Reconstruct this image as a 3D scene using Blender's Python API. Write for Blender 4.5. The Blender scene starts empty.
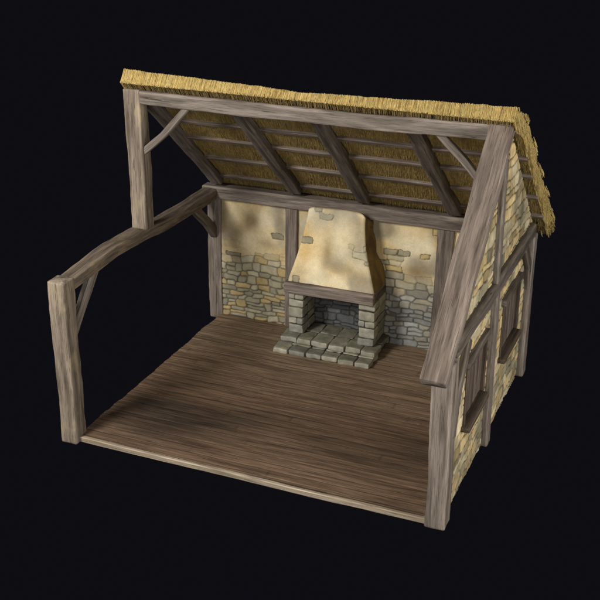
import bpy, math
import numpy as np
from mathutils import Matrix, Vector

# ------------------------------------------------------------------ camera, world, lamps, exposure
scene = bpy.context.scene
cy_, sy_ = math.cos(-0.388795), math.sin(-0.388795)
cp_, sp_ = math.cos(-0.410664), math.sin(-0.410664)
roll = 0.004862
fwd = Vector((sy_*cp_, cy_*cp_, sp_)); rgt = Vector((cy_, -sy_, 0)); upv = rgt.cross(fwd)
r2 = rgt*math.cos(roll) + upv*math.sin(roll); u2 = -rgt*math.sin(roll) + upv*math.cos(roll)
cam = bpy.data.objects.new('camera', bpy.data.cameras.new('camera'))
scene.collection.objects.link(cam); scene.camera = cam
M = Matrix((r2, u2, -fwd)).transposed().to_4x4(); M.translation = Vector((8.75429, -11.90068, 8.57575))
cam.matrix_world = M
cam.data.sensor_width = 36; cam.data.lens = 1.83370*36
cam.data.clip_start = .1; cam.data.clip_end = 200

world = bpy.data.worlds.new("World"); scene.world = world; world.use_nodes = True
bg = world.node_tree.nodes['Background']
bg.inputs[0].default_value = (.0044, .0042, .0063, 1); bg.inputs[1].default_value = 1.0

def area(name, loc, target, size, power, col):
    l = bpy.data.lights.new(name, 'AREA'); l.shape = 'DISK'; l.size = size; l.energy = power; l.color = col
    o = bpy.data.objects.new(name, l); scene.collection.objects.link(o)
    o.location = loc
    o.rotation_euler = (Vector(target)-Vector(loc)).to_track_quat('-Z', 'Y').to_euler()
    return o
area('key_softbox', (-2.5, -8.0, 9.5), (3, 3.2, 1), 3.6, 1650, (1, .95, .87))
area('side_softbox', (14.5, -1.5, 5.0), (5.9, 2.5, 2), 6.0, 760, (1, .95, .86))
area('front_fill', (6.5, -12, 4.5), (3, 3.5, 1.5), 6.0, 480, (1, .96, .9))
area('left_fill', (-9.0, 1.0, 6.0), (1, 2.5, 2), 6.0, 90, (.92, .95, 1))

scene.view_settings.view_transform = 'Standard'; scene.view_settings.look = 'None'
scene.view_settings.exposure = 0.0; scene.view_settings.gamma = 1.0
scene.render.resolution_x = 1024; scene.render.resolution_y = 1024

# ------------------------------------------------------------------ noise
def _h(ix, iy, iz, seed):
    n = (ix*374761393 + iy*668265263 + iz*1440662683 + seed*974634777) & 0xffffffff
    n = ((n ^ (n >> 13))*1274126177) & 0xffffffff
    n = ((n ^ (n >> 16))*2246822519) & 0xffffffff
    return ((n ^ (n >> 15)) & 0xffffff)/float(0xffffff)*2-1
def noise(x, y=0., z=0., seed=0):
    x, y, z = np.broadcast_arrays(np.asarray(x, float), y, z)
    fx, fy, fz = np.floor(x), np.floor(y), np.floor(z)
    ix, iy, iz = fx.astype(np.int64), fy.astype(np.int64), fz.astype(np.int64)
    tx, ty, tz = x-fx, y-fy, z-fz
    tx, ty, tz = [t*t*(3-2*t) for t in (tx, ty, tz)]
    out = 0
    for a in (0, 1):
        for b in (0, 1):
            for c in (0, 1):
                w = (tx if a else 1-tx)*(ty if b else 1-ty)*(tz if c else 1-tz)
                out = out + w*_h(ix+a, iy+b, iz+c, seed)
    return out
def fbm(x, y=0., z=0., seed=0, o=3):
    s = 0; a = 1.; t = 0
    for k in range(o):
        s = s + a*noise(np.asarray(x)*2**k, np.asarray(y)*2**k, np.asarray(z)*2**k, seed+k*17); t += a; a *= .5
    return s/t
def sstep(a, b, x):
    t = np.clip((x-a)/(b-a), 0, 1); return t*t*(3-2*t)
def mix(a, b, t):
    t = np.asarray(t)[..., None]; return a*(1-t) + b*t
A3 = lambda *v: np.array(v, float)

# ------------------------------------------------------------------ mesh collector
class MB:
    def __init__(s): s.v = []; s.q = []; s.t = []; s.c = []; s.g = []; s.n = 0
    def add(s, v, quads=None, tris=None, col=None, g=None):
        v = np.asarray(v, float).reshape(-1, 3); k = len(v)
        s.v.append(v)
        if quads is not None and len(quads): s.q.append(np.asarray(quads)+s.n)
        if tris is not None and len(tris): s.t.append(np.asarray(tris)+s.n)
        s.c.append(np.broadcast_to(A3(.5, .5, .5) if col is None else np.asarray(col, float), (k, 3)))
        s.g.append(np.zeros((k, 3)) if g is None else np.asarray(g, float).reshape(-1, 3))
        s.n += k
    def build(s, name, mat, parent=None, smooth=True):
        V = np.concatenate(s.v); C = np.concatenate(s.c); G = np.concatenate(s.g)
        Q = np.concatenate(s.q) if s.q else np.zeros((0, 4), int)
        T = np.concatenate(s.t) if s.t else np.zeros((0, 3), int)
        me = bpy.data.meshes.new(name)
        me.vertices.add(len(V)); me.vertices.foreach_set('co', V.astype(np.float32).ravel())
        li = np.concatenate([Q.ravel(), T.ravel()]).astype(np.int32)
        me.loops.add(len(li)); me.loops.foreach_set('vertex_index', li)
        ls = np.concatenate([np.arange(len(Q))*4, len(Q)*4+np.arange(len(T))*3]).astype(np.int32)
        me.polygons.add(len(ls)); me.polygons.foreach_set('loop_start', ls)
        me.update(calc_edges=True); me.validate()
        me.polygons.foreach_set('use_smooth', np.full(len(me.polygons), smooth))
        a = me.attributes.new('Col', 'FLOAT_COLOR', 'POINT')
        a.data.foreach_set('color', np.concatenate([C, np.ones((len(C), 1))], 1).astype(np.float32).ravel())
        a = me.attributes.new('grain', 'FLOAT_VECTOR', 'POINT')
        a.data.foreach_set('vector', G.astype(np.float32).ravel())
        me.materials.append(mat)
        o = bpy.data.objects.new(name, me); scene.collection.objects.link(o)
        if parent: o.parent = parent
        return o

# ------------------------------------------------------------------ materials
def newmat(name, rough=.85, spec=.25):
    m = bpy.data.materials.new(name); m.use_nodes = True
    nt = m.node_tree; b = nt.nodes['Principled BSDF']
    b.inputs['Roughness'].default_value = rough
    b.inputs['Specular IOR Level'].default_value = spec
    return m, nt, b
def N(nt, t, **k):
    n = nt.nodes.new(t)
    for a, v in k.items(): setattr(n, a, v)
    return n
def ramp(nt, fac, stops):
    r = N(nt, 'ShaderNodeValToRGB'); e = r.color_ramp.elements
    while len(e) < len(stops): e.new(.5)
    for el, (p, c) in zip(e, stops): el.position = p; el.color = (*c, 1)
    nt.links.new(fac, r.inputs[0]); return r.outputs[0]
def mixc(nt, a, b, f, mode='MIX'):
    n = N(nt, 'ShaderNodeMix', data_type='RGBA', blend_type=mode)
    for s, v in ((n.inputs[0], f), (n.inputs[6], a), (n.inputs[7], b)):
        if hasattr(v, 'links'): nt.links.new(v, s)
        else: s.default_value = v if not isinstance(v, tuple) else (*v, 1)
    return n.outputs[2]
def mapping(nt, src, sc):
    mp = N(nt, 'ShaderNodeMapping'); mp.inputs['Scale'].default_value = sc; nt.links.new(src, mp.inputs[0]); return mp.outputs[0]
def nz(nt, vec, scale=1, detail=4, rough=.55, dist=0):
    n = N(nt, 'ShaderNodeTexNoise'); n.inputs['Scale'].default_value = scale; n.inputs['Detail'].default_value = detail
    n.inputs['Roughness'].default_value = rough; n.inputs['Distortion'].default_value = dist
    nt.links.new(vec, n.inputs['Vector']); return n.outputs[0]

def wood_mat(name, dark, mid, light, patch=None, gs=1.0, bump=.5):
    m, nt, b = newmat(name, .8, .2)
    at = N(nt, 'ShaderNodeAttribute', attribute_name='grain').outputs['Vector']
    col = N(nt, 'ShaderNodeAttribute', attribute_name='Col').outputs['Color']
    broad = nz(nt, mapping(nt, at, (.8*gs, 9*gs, 9*gs)), 1, 3, .5, .6)
    fine = nz(nt, mapping(nt, at, (2.6*gs, 75*gs, 75*gs)), 1, 5, .65, .5)
    c = ramp(nt, broad, [(.3, dark), (.47, mid), (.6, light), (.75, mid)])
    f2 = ramp(nt, fine, [(.36, (.48, .46, .44)), (.47, (.93, .93, .93)), (.58, (1.08, 1.08, 1.08)), (.70, (1.3, 1.3, 1.3))])
    c = mixc(nt, c, f2, .85, 'MULTIPLY')
    crack = nz(nt, mapping(nt, at, (.9*gs, 34*gs, 34*gs)), 1, 3, .55, 1.4)
    cr = ramp(nt, crack, [(.30, (.22, .19, .17)), (.35, (1, 1, 1))])
    c = mixc(nt, c, cr, .85, 'MULTIPLY')
    if patch:
        pn = nz(nt, mapping(nt, at, (2.0, 5, 5)), 1, 3, .6, .3)
        c = mixc(nt, c, patch, ramp(nt, pn, [(.54, (0, 0, 0)), (.72, (.7, .7, .7))]))
    c = mixc(nt, c, col, 1.0, 'MULTIPLY')
    nt.links.new(c, b.inputs['Base Color'])
    bp = N(nt, 'ShaderNodeBump'); bp.inputs['Strength'].default_value = bump; bp.inputs['Distance'].default_value = .012
    ad = N(nt, 'ShaderNodeMath', operation='ADD'); nt.links.new(fine, ad.inputs[0]); nt.links.new(crack, ad.inputs[1])
    nt.links.new(ad.outputs[0], bp.inputs['Height']); nt.links.new(bp.outputs[0], b.inputs['Normal'])
    return m
TIMBER = wood_mat('weathered_timber', (.105, .086, .073), (.185, .157, .137), (.27, .232, .205))
TIMBER_WORN = wood_mat('sun_bleached_timber', (.10, .08, .065), (.185, .155, .132), (.275, .232, .198), (.37, .31, .215))
TIMBER_DK = wood_mat('roof_timber', (.062, .05, .042), (.11, .091, .078), (.16, .135, .116))
PLANK = wood_mat('shutter_wood', (.075, .055, .045), (.135, .103, .088), (.19, .15, .13))
DARKWOOD = wood_mat('dark_sill_wood', (.05, .036, .026), (.085, .063, .046), (.12, .09, .068))
PALE = wood_mat('pale_edge_wood', (.24, .19, .135), (.34, .28, .21), (.42, .35, .27))

def col_mat(name, rough=.9, bscale=60, bump=.35, var=.35):
    m, nt, b = newmat(name, rough, .2)
    col = N(nt, 'ShaderNodeAttribute', attribute_name='Col').outputs['Color']
    gm = N(nt, 'ShaderNodeNewGeometry').outputs['Position']
    n1 = nz(nt, gm, bscale, 4, .65); n2 = nz(nt, gm, bscale*.16, 4, .6)
    v = ramp(nt, n2, [(.3, (1-var,)*3), (.7, (1+var,)*3)])
    c = mixc(nt, col, v, 1.0, 'MULTIPLY')
    v2 = ramp(nt, n1, [(.3, (.82,)*3), (.7, (1.15,)*3)])
    c = mixc(nt, c, v2, .6, 'MULTIPLY')
    nt.links.new(c, b.inputs['Base Color'])
    bp = N(nt, 'ShaderNodeBump'); bp.inputs['Strength'].default_value = bump; bp.inputs['Distance'].default_value = .01
    nt.links.new(n1, bp.inputs['Height']); nt.links.new(bp.outputs[0], b.inputs['Normal'])
    return m
STONE = col_mat('rubble_and_plaster', .92, 55, .3, .08)
HEARTH = col_mat('hearth_stone', .85, 45, .5, .25)
STRAW = col_mat('straw', .75, 80, .2, .2)

def floor_mat():
    m, nt, b = newmat('worn_floorboards', .62, .3)
    at = N(nt, 'ShaderNodeAttribute', attribute_name='grain').outputs['Vector']
    col = N(nt, 'ShaderNodeAttribute', attribute_name='Col').outputs['Color']
    a = nz(nt, mapping(nt, at, (.8, 13, 1)), 1, 4, .6, .5)
    f = nz(nt, mapping(nt, at, (4, 90, 1)), 1, 3, .6, .3)
    c = ramp(nt, a, [(.30, (.42, .39, .37)), (.43, (.80, .78, .76)), (.55, (1.08, 1.06, 1.04)), (.70, (1.5, 1.45, 1.38))])
    f2 = ramp(nt, f, [(.33, (.5, .5, .5)), (.5, (1, 1, 1)), (.72, (1.3, 1.3, 1.3))])
    c = mixc(nt, c, f2, .9, 'MULTIPLY'); c = mixc(nt, c, col, 1.0, 'MULTIPLY')
    nt.links.new(c, b.inputs['Base Color'])
    ad = N(nt, 'ShaderNodeMath', operation='ADD'); nt.links.new(a, ad.inputs[0]); nt.links.new(f, ad.inputs[1])
    bp = N(nt, 'ShaderNodeBump'); bp.inputs['Strength'].default_value = .5; bp.inputs['Distance'].default_value = .01
    nt.links.new(ad.outputs[0], bp.inputs['Height']); nt.links.new(bp.outputs[0], b.inputs['Normal'])
    return m
FLOOR = floor_mat()

# ------------------------------------------------------------------ timbers
_seed = [11]
def timber(mb, pts, w, h, side, up=None, ch=.018, rough=1.0, tint=(1, 1, 1), scale=None):
    """hewn beam along the centre line pts; w across 'side', h across the third direction"""
    _seed[0] += 7; sd = _seed[0]
    P = np.array(pts, float)
    L = np.r_[0, np.cumsum(np.linalg.norm(np.diff(P, axis=0), axis=1))]; T = L[-1]
    n = max(6, int(T/.035)); s = np.linspace(0, T, n)
    if len(P) > 2:                                   # smooth path
        fine = np.linspace(0, T, 200); Q = np.stack([np.interp(fine, L, P[:, k]) for k in range(3)], 1)
        for _ in range(60):
            Q[1:-1] = (Q[:-2]+Q[1:-1]*2+Q[2:])/4
        C = np.stack([np.interp(s, fine, Q[:, k]) for k in range(3)], 1)
    else:
        C = np.stack([np.interp(s, L, P[:, k]) for k in range(3)], 1)
    s = np.r_[s[0], s[0], s[0]+.012, s[1:-1], s[-1]-.012, s[-1], s[-1]]
    C = np.r_[C[:1], C[:1], C[:1]+(C[1]-C[0])*.012/np.linalg.norm(C[1]-C[0]), C[1:-1], C[-1:]-(C[-1]-C[-2])*.012/np.linalg.norm(C[-1]-C[-2]), C[-1:], C[-1:]]
    tg = np.gradient(C[2:-2], axis=0); tg = np.r_[tg[:1], tg[:1], tg, tg[-1:], tg[-1:]]
    tg /= np.linalg.norm(tg, axis=1)[:, None]
    S = np.array(side, float); S = S - tg*(tg@S)[:, None]; S /= np.linalg.norm(S, axis=1)[:, None]
    U = np.cross(tg, S)
    # section: k points per side incl. chamfers
    k = 7; e = np.linspace(-1, 1, k)
    ring = []
    hw, hh = w/2, h/2
    a_, b_ = hw-ch, hh-ch
    for t in e: ring.append((t*a_, -hh))
    for t in e: ring.append((hw, t*b_))
    for t in e: ring.append((-t*a_, hh))
    for t in e: ring.append((-hw, -t*b_))
    R = np.array(ring); m = len(R)
    X = R[:, 0][None, :].repeat(len(s), 0); Y = R[:, 1][None, :].repeat(len(s), 0)
    ss = s[:, None].repeat(m, 1)
    # wear
    rr = np.sqrt(X**2+Y**2)
    gr = fbm(ss*2.2, X*38+sd, Y*38, sd, 2)*.004*rough
    dent = fbm(ss*5.5, X*7, Y*7, sd+3, 3)*.0075*rough
    f = 1+(gr+dent)/np.maximum(rr, .03)
    wb = 1+.06*rough*noise(s*1.7, sd*.37, 0, sd+5)[:, None]
    hb = 1+.06*rough*noise(s*1.9, sd*.77, 4, sd+6)[:, None]
    X = X*f*wb; Y = Y*f*hb
    X = X + (.010*rough*noise(s*1.3, 0, 7, sd+8))[:, None]; Y = Y + (.010*rough*noise(s*1.1, 0, 9, sd+9))[:, None]
    for i, q in ((0, .0), (1, .93), (-2, .93), (-1, .0)):
        X[i] *= q; Y[i] *= q
    V = C[:, None, :] + S[:, None, :]*X[..., None] + U[:, None, :]*Y[..., None]
    G = np.stack([ss+sd*1.37, X+sd*.9, Y+sd*.53], -1)
    # end grain: compress so ends read as rings
    nr = len(s); idx = np.arange(nr*m).reshape(nr, m)
    q = np.stack([idx[:-1], np.roll(idx, -1, 1)[:-1], np.roll(idx, -1, 1)[1:], idx[1:]], -1).reshape(-1, 4)
    tc = A3(*tint)*(1+.06*noise(sd*1.3, 0, 0, 3))
    edge = (np.abs(np.abs(R[:, 0])-hw) < ch*1.01) & (np.abs(np.abs(R[:, 1])-hh) < ch*1.01)
    corner = np.zeros(m); corner[[0, k-1, k, 2*k-1, 2*k, 3*k-1, 3*k, 4*k-1]] = 1
    wear_and_shade = corner[None, :]*(.25+.35*np.clip(fbm(ss*4, X*3, Y*3, sd+21, 2), -.5, 1))
    col = tc*(1+wear_and_shade[..., None])
    mb.add(V, q, col=col.reshape(-1, 3), g=G)
def beam(name, pts, w, h, side, mat=None, parent=None, **k):
    mb = MB(); timber(mb, pts, w, h, side, **k)
    return mb.build(name, mat or TIMBER, parent)

def empty(name, loc, label, cat):
    o = bpy.data.objects.new(name, None); scene.collection.objects.link(o); o.location = loc
    o['label'] = label; o['category'] = cat; o.empty_display_size = .3
    return o

W, D = 5.954, 5.05
HE, HR = 2.60, 4.84
RS = .90                                              # roof slope
house = empty('timber_frame_cottage', (0, 0, 0),
              'cutaway timber-framed cottage with rubble stone walls, brown board floor and thatched rear roof', 'cottage')
fire = empty('fireplace', (2.66, 4.5, .09),
             'stone fireplace with flared yellow plaster hood and stepped hearth against the back wall', 'fireplace')
FO = np.array((2.66, 4.5, .09))

# ------------------------------------------------------------------ floor
def build_floor():
    mb = MB()
    nx, ny = 170, 640
    xs = np.linspace(.0, 1, nx); ys = np.linspace(.13, 5.05, ny)
    edge_l = .235 + .018*noise(ys*1.7, 3, 0, 5) + .012*noise(np.floor(ys/.19)*3.3, 1, 0, 6)
    X = edge_l[:, None] + (5.78-edge_l)[:, None]*xs[None, :]
    Y = ys[:, None] + 0*X
    pw = .172
    row = np.floor((Y+.006*noise(X*1.2, Y*.1, 0, 9))/pw)
    fr = (Y/pw) % 1
    rt = noise(row*5.13, 2.2, 0, 12)
    # boards end to end
    bl = np.floor((X+row*1.31)/2.3); bt = noise(row*3.1, bl*7.7, 0, 15)
    gap = np.exp(-((np.minimum(fr, 1-fr))*pw/.0075)**2)
    fx = ((X+row*1.31)/2.3) % 1; gap = np.maximum(gap, .5*np.exp(-((np.minimum(fx, 1-fx))*2.3/.006)**2))
    stri = fbm(X*.9, Y*34, 0, 21, 3)
    Z = .09 + .0035*stri - .009*gap + .003*bt + .004*fbm(X*1.1, Y*1.1, 0, 31, 2)
    base = A3(.185, .124, .082)
    c = base*(1+.16*bt[..., None]+.10*rt[..., None])
    # greyer, paler boards toward the hearth; soft shade painted dark in the middle front
    rear_tone = sstep(2.0, 4.3, Y + .35*fbm(X*.8, Y*.8, 0, 41, 3))
    c = mix(c, A3(.245, .182, .122), .7*rear_tone)
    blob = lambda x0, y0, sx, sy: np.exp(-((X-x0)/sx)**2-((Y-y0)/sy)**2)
    wear_and_shade = np.clip(1.0*blob(1.15, 1.05, 1.05, .6) + .62*blob(3.3, 1.65, 2.4, .6)+.45*blob(5.5, 1.5, 1.2, .8), 0, 1)*(.85+.4*fbm(X*.8, Y*2, 0, 51, 2))
    c = mix(c, A3(.045, .032, .024), np.clip(wear_and_shade*1.1, 0, .88))
    c = mix(c, A3(.15, .085, .05), .35*np.clip(fbm(X*1.2, Y*2.2, 0, 61, 3)+.1, 0, 1))
    c = c*(1-.72*gap[..., None])
    yw = Y + .02*noise(X*.8, 0, 0, 71)
    V = np.stack([X, Y, Z], -1)
    idx = np.arange(nx*ny).reshape(ny, nx)
    q = np.stack([idx[:-1, :-1], idx[:-1, 1:], idx[1:, 1:], idx[1:, :-1]], -1).reshape(-1, 4)
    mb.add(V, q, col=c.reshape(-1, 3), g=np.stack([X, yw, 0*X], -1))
    # skirt + underside
    border = np.r_[idx[0, :], idx[1:, -1], idx[-1, ::-1][1:], idx[::-1, 0][1:-1]]
    bv = V.reshape(-1, 3)[border]; low = bv.copy(); low[:, 2] = .012
    k = len(border); j = np.arange(k)
    mb.add(np.r_[bv, low], np.stack([j, j+k, (j+1) % k+k, (j+1) % k], -1), col=A3(.1, .075, .05), g=np.r_[bv, low])
    mb.add([(.24, .14, .012), (5.78, .14, .012), (5.78, 5.05, .012), (.24, 5.05, .012)], [(0, 3, 2, 1)], col=A3(.1, .075, .05))
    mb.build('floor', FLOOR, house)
build_floor()
beam('floor_edge_board', [(.2, .115, .045), (3, .10, .042), (5.72, .075, .045)], .085, .06, (0, 0, 1), PALE, house, ch=.008, rough=.5)

# ------------------------------------------------------------------ rubble masonry
def sites(seed, u0, u1, v0, v1, su, sv):
    r = np.random.default_rng(seed); out = []
    v = v0-sv
    while v < v1+sv:
        h = sv*r.uniform(.65, 1.4); u = u0-su*r.uniform(0, 1)
        while u < u1+su:
            w = su*r.uniform(.42, 1.5)
            if r.random() < .13 and h > sv*.95:
                out.append((u+w/2, v+h*.26, w, h*.5)); out.append((u+w/2+r.normal()*.02, v+h*.76, w, h*.5))
            else:
                out.append((u+w/2, v+h/2+r.normal()*sv*.13, w, h))
            u += w
        v += h
    return np.array(out)
def masonry(u, v, seed, su=.25, sv=.125, box=None):
    u0, u1, v0, v1 = box or (u.min(), u.max(), v.min(), v.max())
    S = sites(seed, u0, u1, v0, v1, su, sv)
    uu = u+.028*fbm(u*7, v*7, 0, seed+1, 2)+.04*noise(u*2.2, v*2.6, 3, seed+1)
    vv = v+.024*fbm(u*6, v*6, 5, seed+2, 2)+.05*noise(u*2.0, v*1.6, 9, seed+2)
    f1 = np.full(u.shape, 9.); f2 = np.full(u.shape, 9.); i1 = np.zeros(u.shape, int)
    for k, (a, b, w, h) in enumerate(S):
        m = (np.abs(uu-a) < w*1.3+.05) & (np.abs(vv-b) < h*1.6+.05)
        if not m.any(): continue
        x = np.abs(uu[m]-a)-w/2; y = np.abs(vv[m]-b)-h/2
        rc = .04
        d = np.sqrt(np.maximum(x+rc, 0)**2+np.maximum(y+rc, 0)**2)-rc + np.minimum(np.maximum(x+rc, y+rc), 0)
        g1 = f1[m]; g2 = f2[m]; j = i1[m]
        better = d < g1
        g2 = np.where(better, g1, np.minimum(g2, d)); g1 = np.where(better, d, g1); j = np.where(better, k, j)
        f1[m] = g1; f2[m] = g2; i1[m] = j
    e = np.minimum(f2-f1, .12)*.5
    return e, i1, S
def blobs(u, v, L):
    s = 0
    for a, b, ra, rb, w in L: s = s+w*np.exp(-((u-a)/ra)**2-((v-b)/rb)**2)
    return s
OCH = A3(.52, .345, .115); CREAM = A3(.74, .60, .36); PALEC = A3(.74, .68, .50); GREY = A3(.27, .25, .20); BRN = A3(.20, .145, .075)
SGREY = A3(.25, .245, .20); SGREEN = A3(.30, .29, .205); SOCH = A3(.50, .37, .16); SBLUE = A3(.165, .175, .18); SPALE = A3(.52, .49, .37)
MORT = A3(.055, .05, .04)
def surface(u, v, seed, expo, su=.25, sv=.125, ochre=.2, blue=.0, smudge=(), glow=(), lite=(), lw=.0085, mortar=MORT, box=None, bright=1.0, force=()):
    """height + colour; expo(u,v)->-1..1: positive = bare stone, negative = plaster"""
    e, i, S = masonry(u, v, seed, su, sv, box)
    r = np.random.default_rng(seed+99); n = len(S)
    ra, rb, rcn, rd = r.random(n), r.random(n), r.random(n), r.random(n)
    sx = expo(S[:, 0], S[:, 1]) + r.normal(0, .16, n)
    iso = (r.random(n) < .05) & (sx > -.9)
    exs_ = np.where(iso, 1., np.clip(.5+sx*3.2, 0, 1))
    for fu, fv in force:
        exs_[np.argmin(((S[:, 0]-fu)/1.6)**2+(S[:, 1]-fv)**2)] = 1.
    ex = exs_[i]
    line = np.exp(-(e/lw)**2)*ex
    line = line*(.65+.5*np.clip(fbm(u*9, v*9, 2, seed+7, 2)+.4, 0, 1))
    sc = mix(np.broadcast_to(SGREY, (n, 3)), SGREEN, ra); sc = mix(sc, SPALE, np.where(rb > .45, (rb-.45)*1.8, 0))
    sc = mix(sc, SOCH, np.where(rcn < ochre, .85, .12)); sc = mix(sc, SBLUE, np.clip(blue*1.0+0*ra, 0, 1)*rd)
    stone = sc[i]*(.86+.3*rd[i])[..., None]
    stone = stone*(1+.22*fbm(u*14, v*14, 1, seed+11, 3))[..., None]
    stone = stone*(1+.25*np.clip(1-e/.03, 0, 1)*-.6)[..., None]
    pn = fbm(u*1.9, v*1.9, 0, seed+13, 2); pn2 = fbm(u*2.4, v*2.4, 6, seed+14, 2)
    pl = mix(CREAM+0*stone, OCH, np.clip(.25+1.3*pn, 0, 1)*.8)
    pl = mix(pl, PALEC, np.clip(pn2*1.8+.1, 0, .9))
    if len(glow): pl = mix(pl, OCH*1.15, np.clip(blobs(u, v, glow), 0, .9))
    pl = mix(pl, GREY, np.clip(fbm(u*1.8, v*1.8, 11, seed+15, 2)*2.2-.15, 0, .75))
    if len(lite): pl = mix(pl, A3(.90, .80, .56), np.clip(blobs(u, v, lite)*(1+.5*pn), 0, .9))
    if len(smudge): pl = mix(pl, BRN*1.25, np.clip(blobs(u, v, smudge)*(1+.5*pn2), 0, .85))
    pl = pl*(1+.05*fbm(u*22, v*22, 0, seed+16, 2))[..., None]
    exs = ex*.9
    c = mix(pl, stone, exs); c = mix(c, mortar+0*c, np.clip(line, 0, 1)*.88)
    hs = .020*sstep(0, .022, e)+.006*rb[i]+.005*fbm(u*12, v*12, 0, seed+17, 3)
    hp = .020+.005*fbm(u*3, v*3, 0, seed+18, 3)
    return hp*(1-ex)+hs*ex, c*bright
def sheet(mb, org, du, dv, nrm, us, vs, mask, fn, depth, dark=None, taper=None):
    """relief sheet on a grid; free edges run back by depth"""
    U, V = np.meshgrid(us, vs)
    h, c = fn(U, V)
    org, du, dv, nrm = [np.array(t, float) for t in (org, du, dv, nrm)]
    P = org+U[..., None]*du+V[..., None]*dv+h[..., None]*nrm
    idx = np.arange(U.size).reshape(U.shape)
    ok = mask((U[:-1, :-1]+U[1:, 1:])/2, (V[:-1, :-1]+V[1:, 1:])/2)
    q = np.stack([idx[:-1, :-1], idx[:-1, 1:], idx[1:, 1:], idx[1:, :-1]], -1)
    flip = np.dot(np.cross(du, dv), nrm) < 0
    qq = q[ok]
    if flip: qq = qq[:, ::-1]
    # boundary edges
    E = np.concatenate([qq[:, [0, 1]], qq[:, [1, 2]], qq[:, [2, 3]], qq[:, [3, 0]]])
    key = np.minimum(E[:, 0], E[:, 1])*10**8+np.maximum(E[:, 0], E[:, 1])
    _, inv, cnt = np.unique(key, return_inverse=True, return_counts=True)
    B = E[cnt[inv] == 1]
    g = P.reshape(-1, 3)
    used = np.unique(qq); mp = -np.ones(U.size, int); mp[used] = np.arange(len(used))
    mb.add(g[used], mp[qq], col=c.reshape(-1, 3)[used], g=g[used])
    bv = np.unique(B); bm = -np.ones(U.size, int); bm[bv] = np.arange(len(bv)); kb = len(bv)
    K = 5; lay = []; cl = []
    for j in range(K+1):
        w = g[bv]-nrm*depth*j/K; w = w+.006*np.stack([noise(w[:, 0]*9, w[:, 1]*9, w[:, 2]*9, 5+a) for a in range(3)], 1)*(j > 0)
        lay.append(w); cc = c.reshape(-1, 3)[bv]
        cl.append(cc*(1+.25*noise(w[:, 0]*12, w[:, 1]*12, w[:, 2]*12, 77))[:, None])
    a, b = bm[B[:, 0]], bm[B[:, 1]]
    Q = np.concatenate([np.stack([b+j*kb, a+j*kb, a+(j+1)*kb, b+(j+1)*kb], -1) for j in range(K)])
    mb.add(np.concatenate(lay), Q, col=np.concatenate(cl), g=np.concatenate(lay))

# back wall ---------------------------------------------------------
bw = MB()
def back_expo(u, v):
    thr = 1.28+.10*np.sin(u*2.1+.8)+.12*noise(u*1.1, 0, 0, 4)
    thr = np.where(u > 3.4, 1.45-.12*(u-3.5), thr)
    return (thr-v)*2.2 + blobs(u, v, [(1.45, 1.55, .22, .22, .5), (3.45, 1.8, .25, .4, .8), (4.2, 1.75, .2, .08, .9), (4.3, 2.3, .15, .15, .8), (.3, 2.3, .12, .3, .3), (3.72, 1.77, .12, .06, 1.3), (1.42, 1.74, .1, .05, 1.2)])
def back_fn(u, v):
    h, c = surface(u, v, 3, back_expo, .245, .118, ochre=.24,
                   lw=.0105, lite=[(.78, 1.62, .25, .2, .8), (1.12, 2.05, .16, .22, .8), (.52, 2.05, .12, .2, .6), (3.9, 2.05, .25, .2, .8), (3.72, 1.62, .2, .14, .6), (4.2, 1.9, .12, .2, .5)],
                   smudge=[(.86, 2.02, .16, .2, 1.1), (.66, 1.78, .16, .16, .5), (.33, 2.0, .08, .5, .5), (1.45, 2.1, .08, .4, .4), (3.98, 1.50, .26, .15, .9), (1.2, 1.6, .2, .12, .5), (3.5, 2.2, .15, .2, .5), (4.28, 2.25, .12, .15, .5)],
                   glow=[(.6, 1.6, .2, .25, .5), (3.95, 2.15, .22, .12, .5)], force=[(3.68, 1.79), (4.15, 1.78), (4.35, 2.3), (3.45, 1.8), (1.42, 1.78), (3.55, 1.5)])
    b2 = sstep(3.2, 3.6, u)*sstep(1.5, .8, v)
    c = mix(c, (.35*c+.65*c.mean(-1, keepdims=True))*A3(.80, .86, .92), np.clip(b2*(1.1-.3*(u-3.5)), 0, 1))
    fb = sstep(2.0, 2.15, u)*sstep(3.35, 3.2, u)*sstep(1.25, 1.1, v)
    c = mix(c, (.4*c+.6*c.mean(-1, keepdims=True))*A3(.36, .39, .46), fb)                       # soot-blackened stones behind the fire
    return h, c
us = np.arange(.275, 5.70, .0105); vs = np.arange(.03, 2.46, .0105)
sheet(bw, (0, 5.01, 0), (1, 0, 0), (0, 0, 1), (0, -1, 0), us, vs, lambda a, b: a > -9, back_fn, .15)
us = np.arange(.2, 5.70, .03); vs = np.arange(.0, 2.46, .03)
sheet(bw, (0, 5.04, 0), (1, 0, 0), (0, 0, 1), (0, 1, 0), us, vs, lambda a, b: a > -9,
      lambda u, v: surface(u, v, 8, lambda a, b: .3*np.sin(a*2)+.5-b*.3, .28, .14), .1)
bw.build('back_wall', STONE, house)

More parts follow.
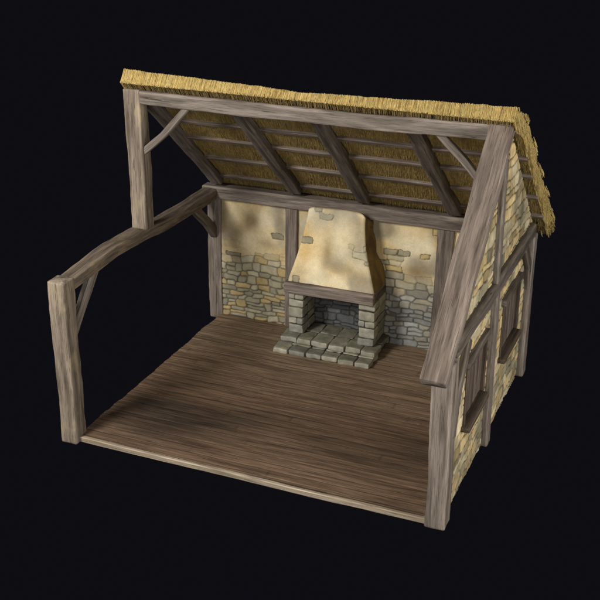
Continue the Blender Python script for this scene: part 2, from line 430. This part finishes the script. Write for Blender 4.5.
# gable wall -------------------------------------------------------
gw = MB()
WIN = [(1.0, 2.13, 1.04, 2.00), (3.15, 4.34, 1.08, 2.03)]
def gmask(y, z):
    top = np.where(y < 2.48, 2.45+.86*y, 4.93-RS*(y-2.5))
    m = (z < top) & (z > .02+.018*noise(y*9, 0, 0, 88)) & (y > .24) & (y < 5.0)
    for a, b, c, d in WIN: m &= ~((y > a) & (y < b) & (z > c) & (z < d))
    return m
def g_expo(u, v):
    return .50-.55*sstep(.6, 1.1, v)*sstep(2.5, 2.3, v) + .6*fbm(u*1.6, v*1.6, 0, 33, 3) + .15*(v > 2.6)
def g_fn(u, v):
    h, c = surface(u, v, 21, g_expo, .33, .165, ochre=.4, lw=.014, mortar=A3(.05, .036, .022),
                   smudge=[(3.6, .8, .4, .2, .4)], glow=[(1.0, 2.9, .5, .5, .6), (3.2, 3.3, .4, .3, .4)])
    c = mix(c, A3(.66, .56, .36), .22)*(1-.72*np.clip(1-masonry(u, v, 21, .33, .165)[0]/.020, 0, 1)*sstep(-.5, .1, fbm(u*3, v*3, 0, 93, 2)))[..., None]
    r = np.random.default_rng(4); tone = r.uniform(.52, 1.25, 4000)
    e2, i2, _ = masonry(u, v, 21, .33, .165)
    return h*.95, c*1.24*tone[i2][..., None]*A3(1, .985, .97)*(1+.5*np.clip(fbm(u*5, v*5, 3, 91, 3), -.6, 1))[..., None]
ys = np.arange(.06, 5.04, .0125); zs = np.arange(.0, 4.75, .0125)
sheet(gw, (W-.11, 0, 0), (0, 1, 0), (0, 0, 1), (1, 0, 0), ys, zs, gmask, g_fn, .13)
ys = np.arange(.06, 5.04, .03); zs = np.arange(.0, 4.75, .03)
sheet(gw, (W-.245, 0, 0), (0, 1, 0), (0, 0, 1), (-1, 0, 0), ys, zs, gmask,
      lambda u, v: surface(u, v, 28, lambda a, b: .9-b*.6+.3*np.sin(a*3), .27, .135), .04)
gw.build('gable_wall', STONE, house)

# windows: plank shutter set deep in the wall, lintel, sill
for k, (a, b, c, d) in enumerate(WIN):
    wroot = MB()
    n = 5; pw = (b-a+.04)/n
    for i in range(n):
        yc = a-.02+pw*(i+.5)
        timber(wroot, [(W-.138, yc, c-.02), (W-.138, yc, d+.02)], .035, pw-.008, (1, 0, 0), ch=.006, rough=.35, tint=(1+.12*math.sin(i*2.3+k), )*3)
    win = wroot.build('window_shutter', PLANK, house)
    beam('lintel', [(W-.095, a-.16, d+.03), (W-.095, b-.10, d+.03)], .17, .10, (1, 0, 0), TIMBER_DK, win, ch=.012, rough=.7)
    beam('sill', [(W-.095, a-.08, c-.012), (W-.095, b-.06, c-.012)], .25, .07, (1, 0, 0), DARKWOOD, win, ch=.012, rough=.6)
    for yy in (a+.015, b-.02):
        beam('window_jamb', [(W-.105, yy, c-.0), (W-.105, yy, d-.0)], .085, .05, (1, 0, 0), DARKWOOD, win, ch=.008, rough=.5)

# ------------------------------------------------------------------ frame
X = (1, 0, 0); Y = (0, 1, 0); Z = (0, 0, 1)
cream = (1.14, 1.11, 1.04)
beam('corner_post', [(.142, .145, 0), (.145, .148, 1.3), (.145, .15, 2.60)], .275, .29, X, TIMBER_WORN, house, tint=cream)
beam('corner_post', [(5.815, .15, 0), (5.80, .15, 1.2), (5.80, .16, 2.42)], .27, .30, X, TIMBER, house, tint=(1.12, 1.1, 1.08))
beam('corner_post', [(.15, 5.06, 0), (.15, 5.06, 1.3), (.165, 5.05, 2.42)], .275, .22, X, TIMBER, house, tint=(1.1, 1.08, 1.05))
beam('corner_post', [(5.83, 4.90, 0), (5.83, 4.90, 2.5)], .27, .27, X, TIMBER, house)
beam('tie_beam', [(.135, .26, 2.475), (.135, .9, 2.525), (.135, 1.4, 2.575), (.135, 2.3, 2.545), (.135, 3.1, 2.475), (.135, 3.9, 2.47), (.135, 4.86, 2.48)],
     .27, .19, X, TIMBER_WORN, house, tint=(.74, .69, .63))
beam('tie_beam', [(5.84, .12, 2.59), (5.84, 2.4, 2.575), (5.84, 4.92, 2.59)], .23, .22, X, TIMBER_DK, house, tint=(1.1, 1.1, 1.1))
beam('king_post', [(.145, 2.48, 2.62), (.15, 2.48, 3.6), (.135, 2.48, 4.85)], .275, .25, X, TIMBER_WORN, house, tint=cream)
beam('ridge_beam', [(.27, 2.48, 4.735), (3, 2.48, 4.735), (5.72, 2.48, 4.755)], .24, .215, Y, TIMBER, house)
beam('knee_brace', [(.2, 2.47, 3.82), (.62, 2.47, 4.18), (1.08, 2.47, 4.68)], .13, .10, Y, TIMBER, house)
beam('knee_brace', [(5.62, 2.49, 3.92), (5.3, 2.49, 4.3), (4.90, 2.49, 4.68)], .13, .10, Y, TIMBER, house)
beam('knee_brace', [(.15, .22, 1.60), (.15, .55, 1.95), (.15, 1.0, 2.46)], .12, .16, X, TIMBER, house)
beam('knee_brace', [(.15, 5.0, 1.66), (.15, 4.7, 1.98), (.15, 4.18, 2.42)], .13, .16, X, TIMBER_DK, house, tint=(1.15, 1.15, 1.15))
beam('wall_plate', [(-.02, 4.985, 2.49), (2.9, 4.985, 2.495), (5.80, 4.985, 2.49)], .24, .225, Y, TIMBER, house, tint=(.95, .93, .92))
beam('wall_stud', [(1.66, 4.99, .06), (1.68, 4.99, 1.2), (1.69, 4.99, 2.40)], .22, .14, X, TIMBER, house, tint=(.95, .92, .9))
beam('wall_stud', [(4.43, 4.99, .06), (4.47, 4.99, 2.40)], .28, .14, X, TIMBER, house, tint=(.9, .88, .86))
# gable framing proud of the wall
beam('gable_stud', [(5.89, 2.42, .0), (5.89, 2.40, 1.2), (5.89, 2.36, 2.5)], .13, .20, X, TIMBER, house)
beam('gable_stud', [(5.88, 2.30, 2.66), (5.88, 2.22, 4.45)], .11, .17, X, TIMBER, house)
beam('gable_brace', [(5.88, .22, 1.30), (5.88, .42, 1.95), (5.89, .80, 2.46)], .12, .18, X, TIMBER_DK, house, tint=(1.2, 1.2, 1.2))
beam('gable_brace', [(5.89, 4.84, 1.62), (5.89, 4.70, 2.05), (5.89, 4.28, 2.5)], .12, .17, X, TIMBER_DK, house, tint=(1.1, 1.1, 1.1))
# raking principal at the front of the gable
sl = .872; nlen = math.hypot(1, sl); th = .165
def rk(y): return 4.885+sl*(y-2.38)-th/2*nlen
beam('principal_rafter', [(5.79, -.40, rk(-.40)), (5.79, 1.0, rk(1.0)+.01), (5.785, 2.47, rk(2.47))], .335, th, X, TIMBER, house, ch=.014, tint=(1.08, 1.03, 1.0))

# ------------------------------------------------------------------ roof
def zt(y): return 5.0-RS*(y-2.5)                    # underside of the thatch
for k, (xa, xb) in enumerate(((.15, .27), (1.66, 1.78), (2.97, 3.05), (4.42, 4.62))):
    pts = [(xa, 2.56, zt(2.56)-.115), ((xa*.55+xb*.45)-.02*(k == 3), 3.6, zt(3.6)-.125), (xb, 4.92, zt(4.92)-.115)]
    beam('rafter', pts, .225, .14, X, TIMBER_DK, house, rough=1.5)
beam('rafter', [(5.74, 2.6, zt(2.6)-.125), (5.74, 4.95, zt(4.95)-.125)], .17, .14, X, TIMBER_DK, house)
for y in (2.80, 3.40, 3.83, 4.35, 4.88):
    beam('batten', [(.06, y, zt(y)-.015), (3., y, zt(y)-.02), (5.955+.035*(y-2.3), y, zt(y)-.015)], .09, .085, (0, 1, -RS), TIMBER_DK, house, ch=.01, rough=.6, tint=(1.35, 1.3, 1.28))

def thatch():
    mb = MB(); r = np.random.default_rng(5)
    d = A3(0, 1, -RS)/math.hypot(1, RS); nn = A3(0, RS, 1)/math.hypot(1, RS)
    O = A3(0, 2.26, zt(2.26)); x0, x1 = .03, 5.975; LS = 4.30
    def P(x, s, t): x, s, t = np.broadcast_arrays(x, s, t); x = x+.022*np.clip(s, 0, 9)*np.clip((x-3)/3, 0, 2); return O+x[..., None]*A3(1, 0, 0)+s[..., None]*d+t[..., None]*nn-(.262*(1-sstep(-.15, .8, s)))[..., None]*A3(0, .0, 1)
    def thick(x, s=0.):
        x, s = np.broadcast_arrays(np.asarray(x, float), s)
        return .112+.104*np.abs((x-3.1)/3.0)**.9+.008*noise(x*1.5, 0, 0, 3)+.022*sstep(.9, .95, s)+.02*sstep(2.35, 2.4, s)+.03*sstep(3.1, 3.15, s)
    base = A3(.56, .41, .14)
    # body
    nx, ns = 240, 160
    xs = np.linspace(x0, x1, nx); ss = np.linspace(.02, LS-.02, ns)
    Xg, Sg = np.meshgrid(xs, ss)
    up = thick(Xg, Sg)-.02-.012*((Sg*2.2) % 1)+.006*fbm(Xg*20, Sg*3, 0, 4, 2)
    lo = .006*fbm(Xg*20, Sg*3, 5, 6, 2)
    A = P(Xg, Sg, lo); B = P(Xg, Sg, up)
    V = np.stack([A, B]).reshape(-1, 3); idx = np.arange(nx*ns).reshape(ns, nx); o = nx*ns
    qa = np.stack([idx[:-1, :-1], idx[1:, :-1], idx[1:, 1:], idx[:-1, 1:]], -1).reshape(-1, 4)
    qb = qa[:, ::-1]+o
    bd = np.r_[idx[0, :], idx[1:, -1], idx[-1, ::-1][1:], idx[::-1, 0][1:-1]]
    k = len(bd); b2 = np.roll(bd, -1)
    qs = np.stack([bd, b2, b2+o, bd+o], -1)
    cc = base*(.45+.25*fbm(V[:, 0]*30, V[:, 1]*4, V[:, 2]*4, 9, 2))[:, None]
    mb.add(V, np.concatenate([qa, qb, qs]), col=cc)
    # straws
    def straws(p, dr, ln, rad, col):
        n = len(p); dr = dr/np.linalg.norm(dr, axis=1)[:, None]
        a = np.cross(dr, A3(.31, .52, .79)); a /= np.linalg.norm(a, axis=1)[:, None]; b = np.cross(dr, a)
        ph = r.random(n)*6.28
        vs = []
        for end, fr in ((0, 1.), (1, .75)):
            for k in range(3):
                an = ph+k*2.0944
                vs.append(p+dr*(ln*end)[:, None]+(a*np.cos(an)[:, None]+b*np.sin(an)[:, None])*(rad*fr)[:, None])
        Vv = np.stack(vs, 1); i = np.arange(n)[:, None]*6
        q = np.concatenate([i+A for A in (np.array([[0, 1, 4, 3]]), np.array([[1, 2, 5, 4]]), np.array([[2, 0, 3, 5]]))])
        t = np.concatenate([i+np.array([[3, 4, 5]]), i+np.array([[2, 1, 0]])])
        mb.add(Vv.reshape(-1, 3), q, t, col=np.repeat(col, 6, 0))
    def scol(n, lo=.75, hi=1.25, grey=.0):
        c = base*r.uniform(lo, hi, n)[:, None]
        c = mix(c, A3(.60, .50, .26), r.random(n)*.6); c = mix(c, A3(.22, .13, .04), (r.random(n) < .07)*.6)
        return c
    # ridge cut face: combed straw standing across the thickness
    n = 9000; x = r.uniform(x0, x1, n); T = thick(x)
    gy = .012*noise(x*4, 0, 0, 61)
    t0 = r.uniform(-.012, .03, n)+(r.random(n) < .35)*r.uniform(0, .1, n)
    ln = T-t0+r.normal(0, .0045, n)+.008*noise(x*9, 0, 0, 62)
    p = P(x, r.uniform(-.014, .010, n)-gy*.5, t0)
    dr = nn+np.stack([r.normal(-.04, .045, n), 0*x, 0*x], 1)+d*r.normal(0, .02, n)[:, None]
    straws(p, dr, ln, r.uniform(.003, .0065, n), scol(n, .9, 1.35))
    # underside: long straws down the slope, in overlapping courses; shade painted into their darker colour
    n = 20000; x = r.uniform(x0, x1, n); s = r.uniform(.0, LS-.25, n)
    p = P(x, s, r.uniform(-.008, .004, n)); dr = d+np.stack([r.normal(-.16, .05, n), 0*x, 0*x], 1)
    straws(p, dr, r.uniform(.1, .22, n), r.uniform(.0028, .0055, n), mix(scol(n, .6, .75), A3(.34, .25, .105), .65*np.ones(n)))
    # outer face
    n = 8000; x = r.uniform(x0-.02, x1+.02, n); s = r.uniform(.0, LS-.2, n)
    p = P(x, s, thick(x, s)-.012*((s*2.2) % 1)+r.uniform(-.02, .01, n)); dr = d+np.stack([r.normal(0, .05, n), 0*x, 0*x], 1)
    straws(p, dr, r.uniform(.2, .4, n), r.uniform(.005, .009, n), scol(n, .8, 1.2))
    # verges: layered bundles that step outwards towards the eave
    for sgn, xe, m in ((1, x1, 11000), (-1, x0, 6000)):
        s = r.uniform(0, LS-.1, m); t = r.uniform(0, 1, m)
        step = ((s*1.62+.3*t) % 1)
        T = thick(np.full(m, xe), s)*.82
        out = sgn*(-.02+.045*t*step+.012*r.random(m)+.018*noise(s*7, t*2, 0, 66)) if sgn > 0 else sgn*(.02*r.random(m)*t)
        p = P(xe+out, s, t*T-.01+(.02*step*t)); dr = d+np.stack([sgn*r.uniform(-.02, .03, m), 0*s, 0*s], 1)+nn*r.normal(.0, .035, m)[:, None]
        straws(p, dr, r.uniform(.08, .24, m), r.uniform(.003, .0065, m), scol(m, .7, 1.2))
        # ragged tufts on top of the verge
        m2 = 500; kx = r.choice([.14, .36, .55, .72, .93], m2); s = kx*LS+r.normal(0, .10, m2)
        s = np.clip(s, 0, LS-.15)
        p = P(xe+sgn*r.uniform(-.08, .05, m2), s, thick(np.full(m2, xe), s)+r.uniform(-.03, .01, m2))
        dr = d+A3(sgn*.08, 0, 0)+nn*r.normal(.0, .04, m2)[:, None]
        straws(p, dr, r.uniform(.08, .2, m2), r.uniform(.004, .008, m2), scol(m2, .9, 1.3))
    # eave fringe
    n = 5000; x = r.uniform(x0-.02, x1+.07, n); t = r.uniform(0, 1, n)
    p = P(x, LS-.14+r.normal(0, .015, n)+.02*noise(x*5, 0, 0, 68), t*thick(x, LS)); dr = d+np.stack([r.normal(0, .08, n), 0*x, 0*x], 1)-nn*r.normal(.05, .05, n)[:, None]
    straws(p, dr, r.uniform(.1, .2, n), r.uniform(.004, .0085, n), scol(n, .8, 1.3))
    mb.build('thatch_roof', STRAW, house, smooth=False)
thatch()

# ------------------------------------------------------------------ fireplace
def block(mb, lo, hi, col, rad=.022, seed=0, amp=.007):
    lo, hi = np.array(lo, float), np.array(hi, float); ctr = (lo+hi)/2; hs = (hi-lo)/2
    n = 9
    g = np.linspace(-1, 1, n); Ug, Vg = np.meshgrid(g, g)
    for ax in range(3):
        for sg in (-1, 1):
            Q = np.zeros((n, n, 3)); Q[..., ax] = sg; Q[..., (ax+1) % 3] = Ug*(1 if sg > 0 else -1); Q[..., (ax+2) % 3] = Vg
            p = Q*hs; inner = np.clip(p, -(hs-rad), hs-rad); dlt = p-inner
            ln = np.linalg.norm(dlt, axis=-1, keepdims=True); p = inner+dlt/np.maximum(ln, 1e-6)*np.minimum(ln, rad)
            w = p+ctr
            dv = np.stack([fbm(w[..., 0]*7, w[..., 1]*7, w[..., 2]*7, seed+a*13, 3) for a in range(3)], -1)*amp*1.6
            w = w+dv
            c = np.array(col)*(1+.22*fbm(w[..., 0]*10, w[..., 1]*10, w[..., 2]*10, seed+5, 3))[..., None]
            if ax == 2 and sg > 0: c = mix(c, c*A3(.52, .52, .46), .85*np.ones(c.shape[:2]))
            edge = sstep(.80, 1.0, np.sort(np.abs(Q), axis=-1)[..., 1])
            c = mix(c, c*1.25, edge*.6)
            idx = np.arange(n*n).reshape(n, n)
            q = np.stack([idx[:-1, :-1], idx[:-1, 1:], idx[1:, 1:], idx[1:, :-1]], -1).reshape(-1, 4)
            mb.add(w-FO, q, col=c.reshape(-1, 3))
rng = np.random.default_rng(12)
HG = [A3(.35, .34, .28), A3(.29, .29, .25), A3(.40, .38, .31), A3(.32, .31, .245)]
def hcol(): return HG[rng.integers(4)]*rng.uniform(.85, 1.12)
def core(mb, lo, hi, c=(.045, .042, .035)):
    lo, hi = np.array(lo)-FO, np.array(hi)-FO
    v = [(x, y, z) for x in (lo[0], hi[0]) for y in (lo[1], hi[1]) for z in (lo[2], hi[2])]
    mb.add(v, [(0, 1, 3, 2), (4, 6, 7, 5), (0, 4, 5, 1), (2, 3, 7, 6), (0, 2, 6, 4), (1, 5, 7, 3)], col=A3(*c))
def step(name, xa, xb, y0, y1, z0, z1, n, deep):
    mb = MB(); e = np.linspace(xa, xb, n+1); e[1:-1] += rng.normal(0, .015, n-1)
    rows = np.linspace(y0, y1, deep+1)
    for j in range(deep):
        e2 = e.copy()
        if j: e2[1:-1] += rng.normal(.0, .02, n-1)
        for i in range(n):
            dy = rng.normal(0, .008) if j == 0 else 0; dz = rng.normal(0, .004)
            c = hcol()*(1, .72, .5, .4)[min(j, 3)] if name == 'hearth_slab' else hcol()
            block(mb, (e2[i]+.005, rows[j]+dy+.004, z0), (e2[i+1]-.005, rows[j+1]-.004, z1+dz), c, .032, int(rng.integers(9999)), .012)
    core(mb, (xa+.025, y0+.03, z0+.003), (xb-.025, y1-.02, z1-.02))
    return mb.build(name, HEARTH, fire)
step('hearth_step', 1.775, 3.565, 3.86, 4.36, .082, .185, 6, 2)
step('hearth_slab', 1.80, 3.575, 4.14, 4.93, .178, .285, 6, 2)
def pillar(xa, xb, y0, y1, splits):
    mb = MB(); z = .285; k = 0
    hs = np.array([.17, .13, .19, .14, .17]) if splits == 1 else np.array([.14, .19, .13, .18, .16]); hs = hs/hs.sum()*(1.10-.285)
    for h in hs:
        two = (k % 3 == splits)
        xs = [xa, xb] if not two else [xa, (xa+xb)/2+rng.normal(0, .015), xb]
        for a, b in zip(xs[:-1], xs[1:]):
            o = rng.normal(0, .008)
            block(mb, (a-.004+rng.normal(0, .004), y0+o, z+.004), (b+.004+rng.normal(0, .005), y0+.26, z+h-.004), hcol(), .032, int(rng.integers(9999)), .011)
        block(mb, (xa+rng.normal(0, .006), y0+.268, z+.004), (xb+rng.normal(0, .006), y1, z+h-.004), hcol()*.8, .024, int(rng.integers(9999)))
        z += h; k += 1
    core(mb, (xa+.02, y0+.025, .29), (xb-.02, y1-.01, 1.09))
    return mb.build('pillar', HEARTH, fire)
pillar(1.885, 2.155, 4.335, 4.93, 1)
pillar(3.19, 3.475, 4.31, 4.93, 2)
# mantel beam
mb = MB(); timber(mb, [np.array((1.83, 4.36, 1.165))-FO, np.array((3.47, 4.35, 1.175))-FO], .22, .195, Y, ch=.014, rough=.7, tint=(1.0, .96, .95))
mb.build('mantel_beam', TIMBER, fire)
# side corbel between mantel and wall
for xa, xb in ((1.875, 1.96), (3.37, 3.455)):
    mb = MB(); timber(mb, [np.array(((xa+xb)/2, 4.44, 1.165))-FO, np.array(((xa+xb)/2, 4.95, 1.165))-FO], .1, .18, X, ch=.014, rough=.7)
    mb.build('mantel_return', TIMBER_DK, fire)
# hood
def hood():
    mb = MB()
    nz_, = (150,)
    z = np.linspace(1.255, 2.59, nz_); t = (z-1.255)/(2.59-1.255)
    Zk = [1.255, 1.32, 1.5, 1.72, 2.0, 2.3, 2.59]
    xl = np.interp(z, Zk, [1.86, 1.875, 1.93, 1.99, 2.055, 2.10, 2.125])
    xr = np.interp(z, Zk, [3.455, 3.44, 3.38, 3.305, 3.22, 3.18, 3.165])
    yf = np.interp(z, Zk, [4.33, 4.34, 4.385, 4.44, 4.50, 4.56, 4.61])
    sm = lambda a: np.convolve(np.r_[[a[0]]*9, a, [a[-1]]*9], np.ones(19)/19, 'valid')
    xl, xr, yf = sm(xl), sm(xr), sm(yf)
    yb = 4.97; rc = .05
    # perimeter parameterised: left side, arc, front, arc, right side
    cols = []
    nl, na, nf = 34, 6, 130
    rows = []; par = []
    for i in range(nz_):
        L = [(xl[i], yb+(yf[i]+rc-yb)*k/(nl-1)) for k in range(nl)]
        L += [(xl[i]+rc-rc*math.cos(a), yf[i]+rc-rc*math.sin(a)) for a in np.linspace(0, math.pi/2, na+2)[1:-1]]
        L += [(xl[i]+rc+(xr[i]-xl[i]-2*rc)*k/(nf-1), yf[i]) for k in range(nf)]
        L += [(xr[i]-rc+rc*math.sin(a), yf[i]+rc-rc*math.cos(a)) for a in np.linspace(0, math.pi/2, na+2)[1:-1]]
        L += [(xr[i], yf[i]+rc+(yb-yf[i]-rc)*k/(nl-1)) for k in range(nl)]
        rows.append(L)
    R = np.array(rows); m = R.shape[1]
    Xh, Yh = R[..., 0], R[..., 1]; Zh = z[:, None]+0*Xh
    u = Xh + np.where(np.arange(m) < nl, -(Yh-4.5), 0) + np.where(np.arange(m) >= m-nl, (Yh-4.5), 0)
    ex = lambda a, b: -1.2+0*blobs(a, b, [(3.12, 1.98, .2, .05, 2.4), (3.2, 1.83, .12, .045, 2.4), (2.02, 2.04, .1, .10, 2.0), (2.42, 2.38, .1, .07, 1.3), (2.13, 1.34, .14, .06, 1.5), (3.25, 1.75, .1, .06, 1.3), (2.75, 1.6, .06, .05, 1.0)])
    h, c = surface(u, Zh, 47, ex, .26, .115, ochre=.0,
                   smudge=[(2.55, 1.85, .11, .3, .8), (2.98, 1.62, .12, .1, .4), (2.75, 1.62, .1, .12, .45), (2.05, 1.42, .16, .14, .5), (2.3, 2.2, .25, .15, .25)],
                   lite=[(2.78, 2.1, .16, .3, .9), (2.3, 1.55, .2, .18, .7), (2.75, 1.4, .15, .1, .6)], glow=[(2.15, 1.75, .15, .25, .8), (2.8, 1.6, .25, .2, .55), (3.2, 1.45, .25, .15, .8), (3.0, 2.35, .25, .2, .6)], bright=1.25, force=[(3.0, 2.02), (3.2, 2.02), (3.15, 1.86), (3.28, 1.8), (2.04, 2.03), (2.42, 2.4), (2.12, 1.34), (2.3, 2.5)])
    grey = np.clip(blobs(u, Zh, [(2.4, 2.42, .3, .2, .7)]), 0, .6)
    c = mix(c, A3(.42, .40, .32), grey)
    c = mix(c, A3(.78, .66, .42), np.clip(blobs(u, Zh, [(2.85, 2.1, .2, .3, .7), (2.2, 1.5, .2, .2, .3), (2.5, 1.4, .3, .12, .3)]), 0, .8))
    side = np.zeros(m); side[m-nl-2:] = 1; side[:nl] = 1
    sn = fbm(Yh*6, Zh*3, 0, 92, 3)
    sc = mix(A3(.27, .185, .07)+0*c, A3(.13, .085, .038), np.clip(.5+sn*1.4, 0, 1))  # dark brown sides: own clay colour with shade painted in
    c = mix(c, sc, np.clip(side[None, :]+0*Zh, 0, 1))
    tb = np.clip(1-(2.59-Zh-.012*noise(u*5, 0, 0, 95))/.03, 0, 1)
    c = mix(c, A3(.18, .11, .04)+0*c, tb*.85)
    # displace outward
    nx = np.where(np.arange(m) < nl, -1., np.where(np.arange(m) >= m-nl, 1., 0))[None, :]+0*Xh
    ny = np.where((np.arange(m) >= nl) & (np.arange(m) < m-nl), -1., 0)[None, :]+0*Xh
    hh = h-.02+.004*fbm(u*2, Zh*2, 0, 96, 2)
    lump = side[None, :]*(.03*noise(Yh*3, Zh*4.5, 0, 97)+.012*noise(Yh*9, Zh*9, 0, 98))*sstep(4.45, 4.7, Yh)
    cw = np.abs(Xh-(xl+xr)[:, None]/2)/((xr-xl)[:, None]/2)
    tz = sstep(.75, 1, t)[:, None]*.085*np.clip(cw, 0, 1)**9
    gd = (Yh-yf[:, None])/(yb-yf[:, None])
    V = np.stack([Xh+nx*(hh+lump), Yh+ny*hh, Zh+.012*noise(u*3, 0, 0, 99)*(t[:, None])-.19*gd*sstep(.5, 1, t)[:, None]-tz], -1)-FO
    idx = np.arange(nz_*m).reshape(nz_, m)
    q = np.stack([idx[:-1, :-1], idx[:-1, 1:], idx[1:, 1:], idx[1:, :-1]], -1).reshape(-1, 4)
    mb.add(V, q, col=c.reshape(-1, 3))
    # sloping lid back to the wall, rounded lip
    rim = V[-1]; k = 6; lay = [rim]
    for j in range(1, k+1):
        f = j/k; w = rim.copy(); cx = rim[:, 0].mean()
        w[:, 1] = rim[:, 1]+(.47-rim[:, 1])*f; w[:, 2] = rim[:, 2]*(1-f)+(2.40-FO[2])*f+.008*math.sin(min(1, f*4)*math.pi)
        w[:, 0] = rim[:, 0]+(cx-rim[:, 0])*.1*f
        lay.append(w)
    LV = np.array(lay); idx = np.arange(LV.shape[0]*m).reshape(-1, m)
    q = np.stack([idx[:-1, :-1], idx[:-1, 1:], idx[1:, 1:], idx[1:, :-1]], -1).reshape(-1, 4)
    mb.add(LV, q, col=A3(.16, .10, .04))
    # inner funnel (soot)
    inn = V[0]; lay = []
    for j in range(5):
        w = inn.copy(); cx = inn[:, 0].mean(); w[:, 0] = cx+(inn[:, 0]-cx)*(.88-.13*j); w[:, 1] = np.where(inn[:, 1] < .3, inn[:, 1]+.05+.05*j, inn[:, 1]); w[:, 2] += .25*j
        lay.append(w)
    LV = np.array([inn]+lay); idx = np.arange(LV.shape[0]*m).reshape(-1, m)
    q = np.stack([idx[:-1, :-1], idx[1:, :-1], idx[1:, 1:], idx[:-1, 1:]], -1).reshape(-1, 4)
    mb.add(LV, q, col=A3(.03, .027, .024))
    mb.build('hood', STONE, fire)
hood()
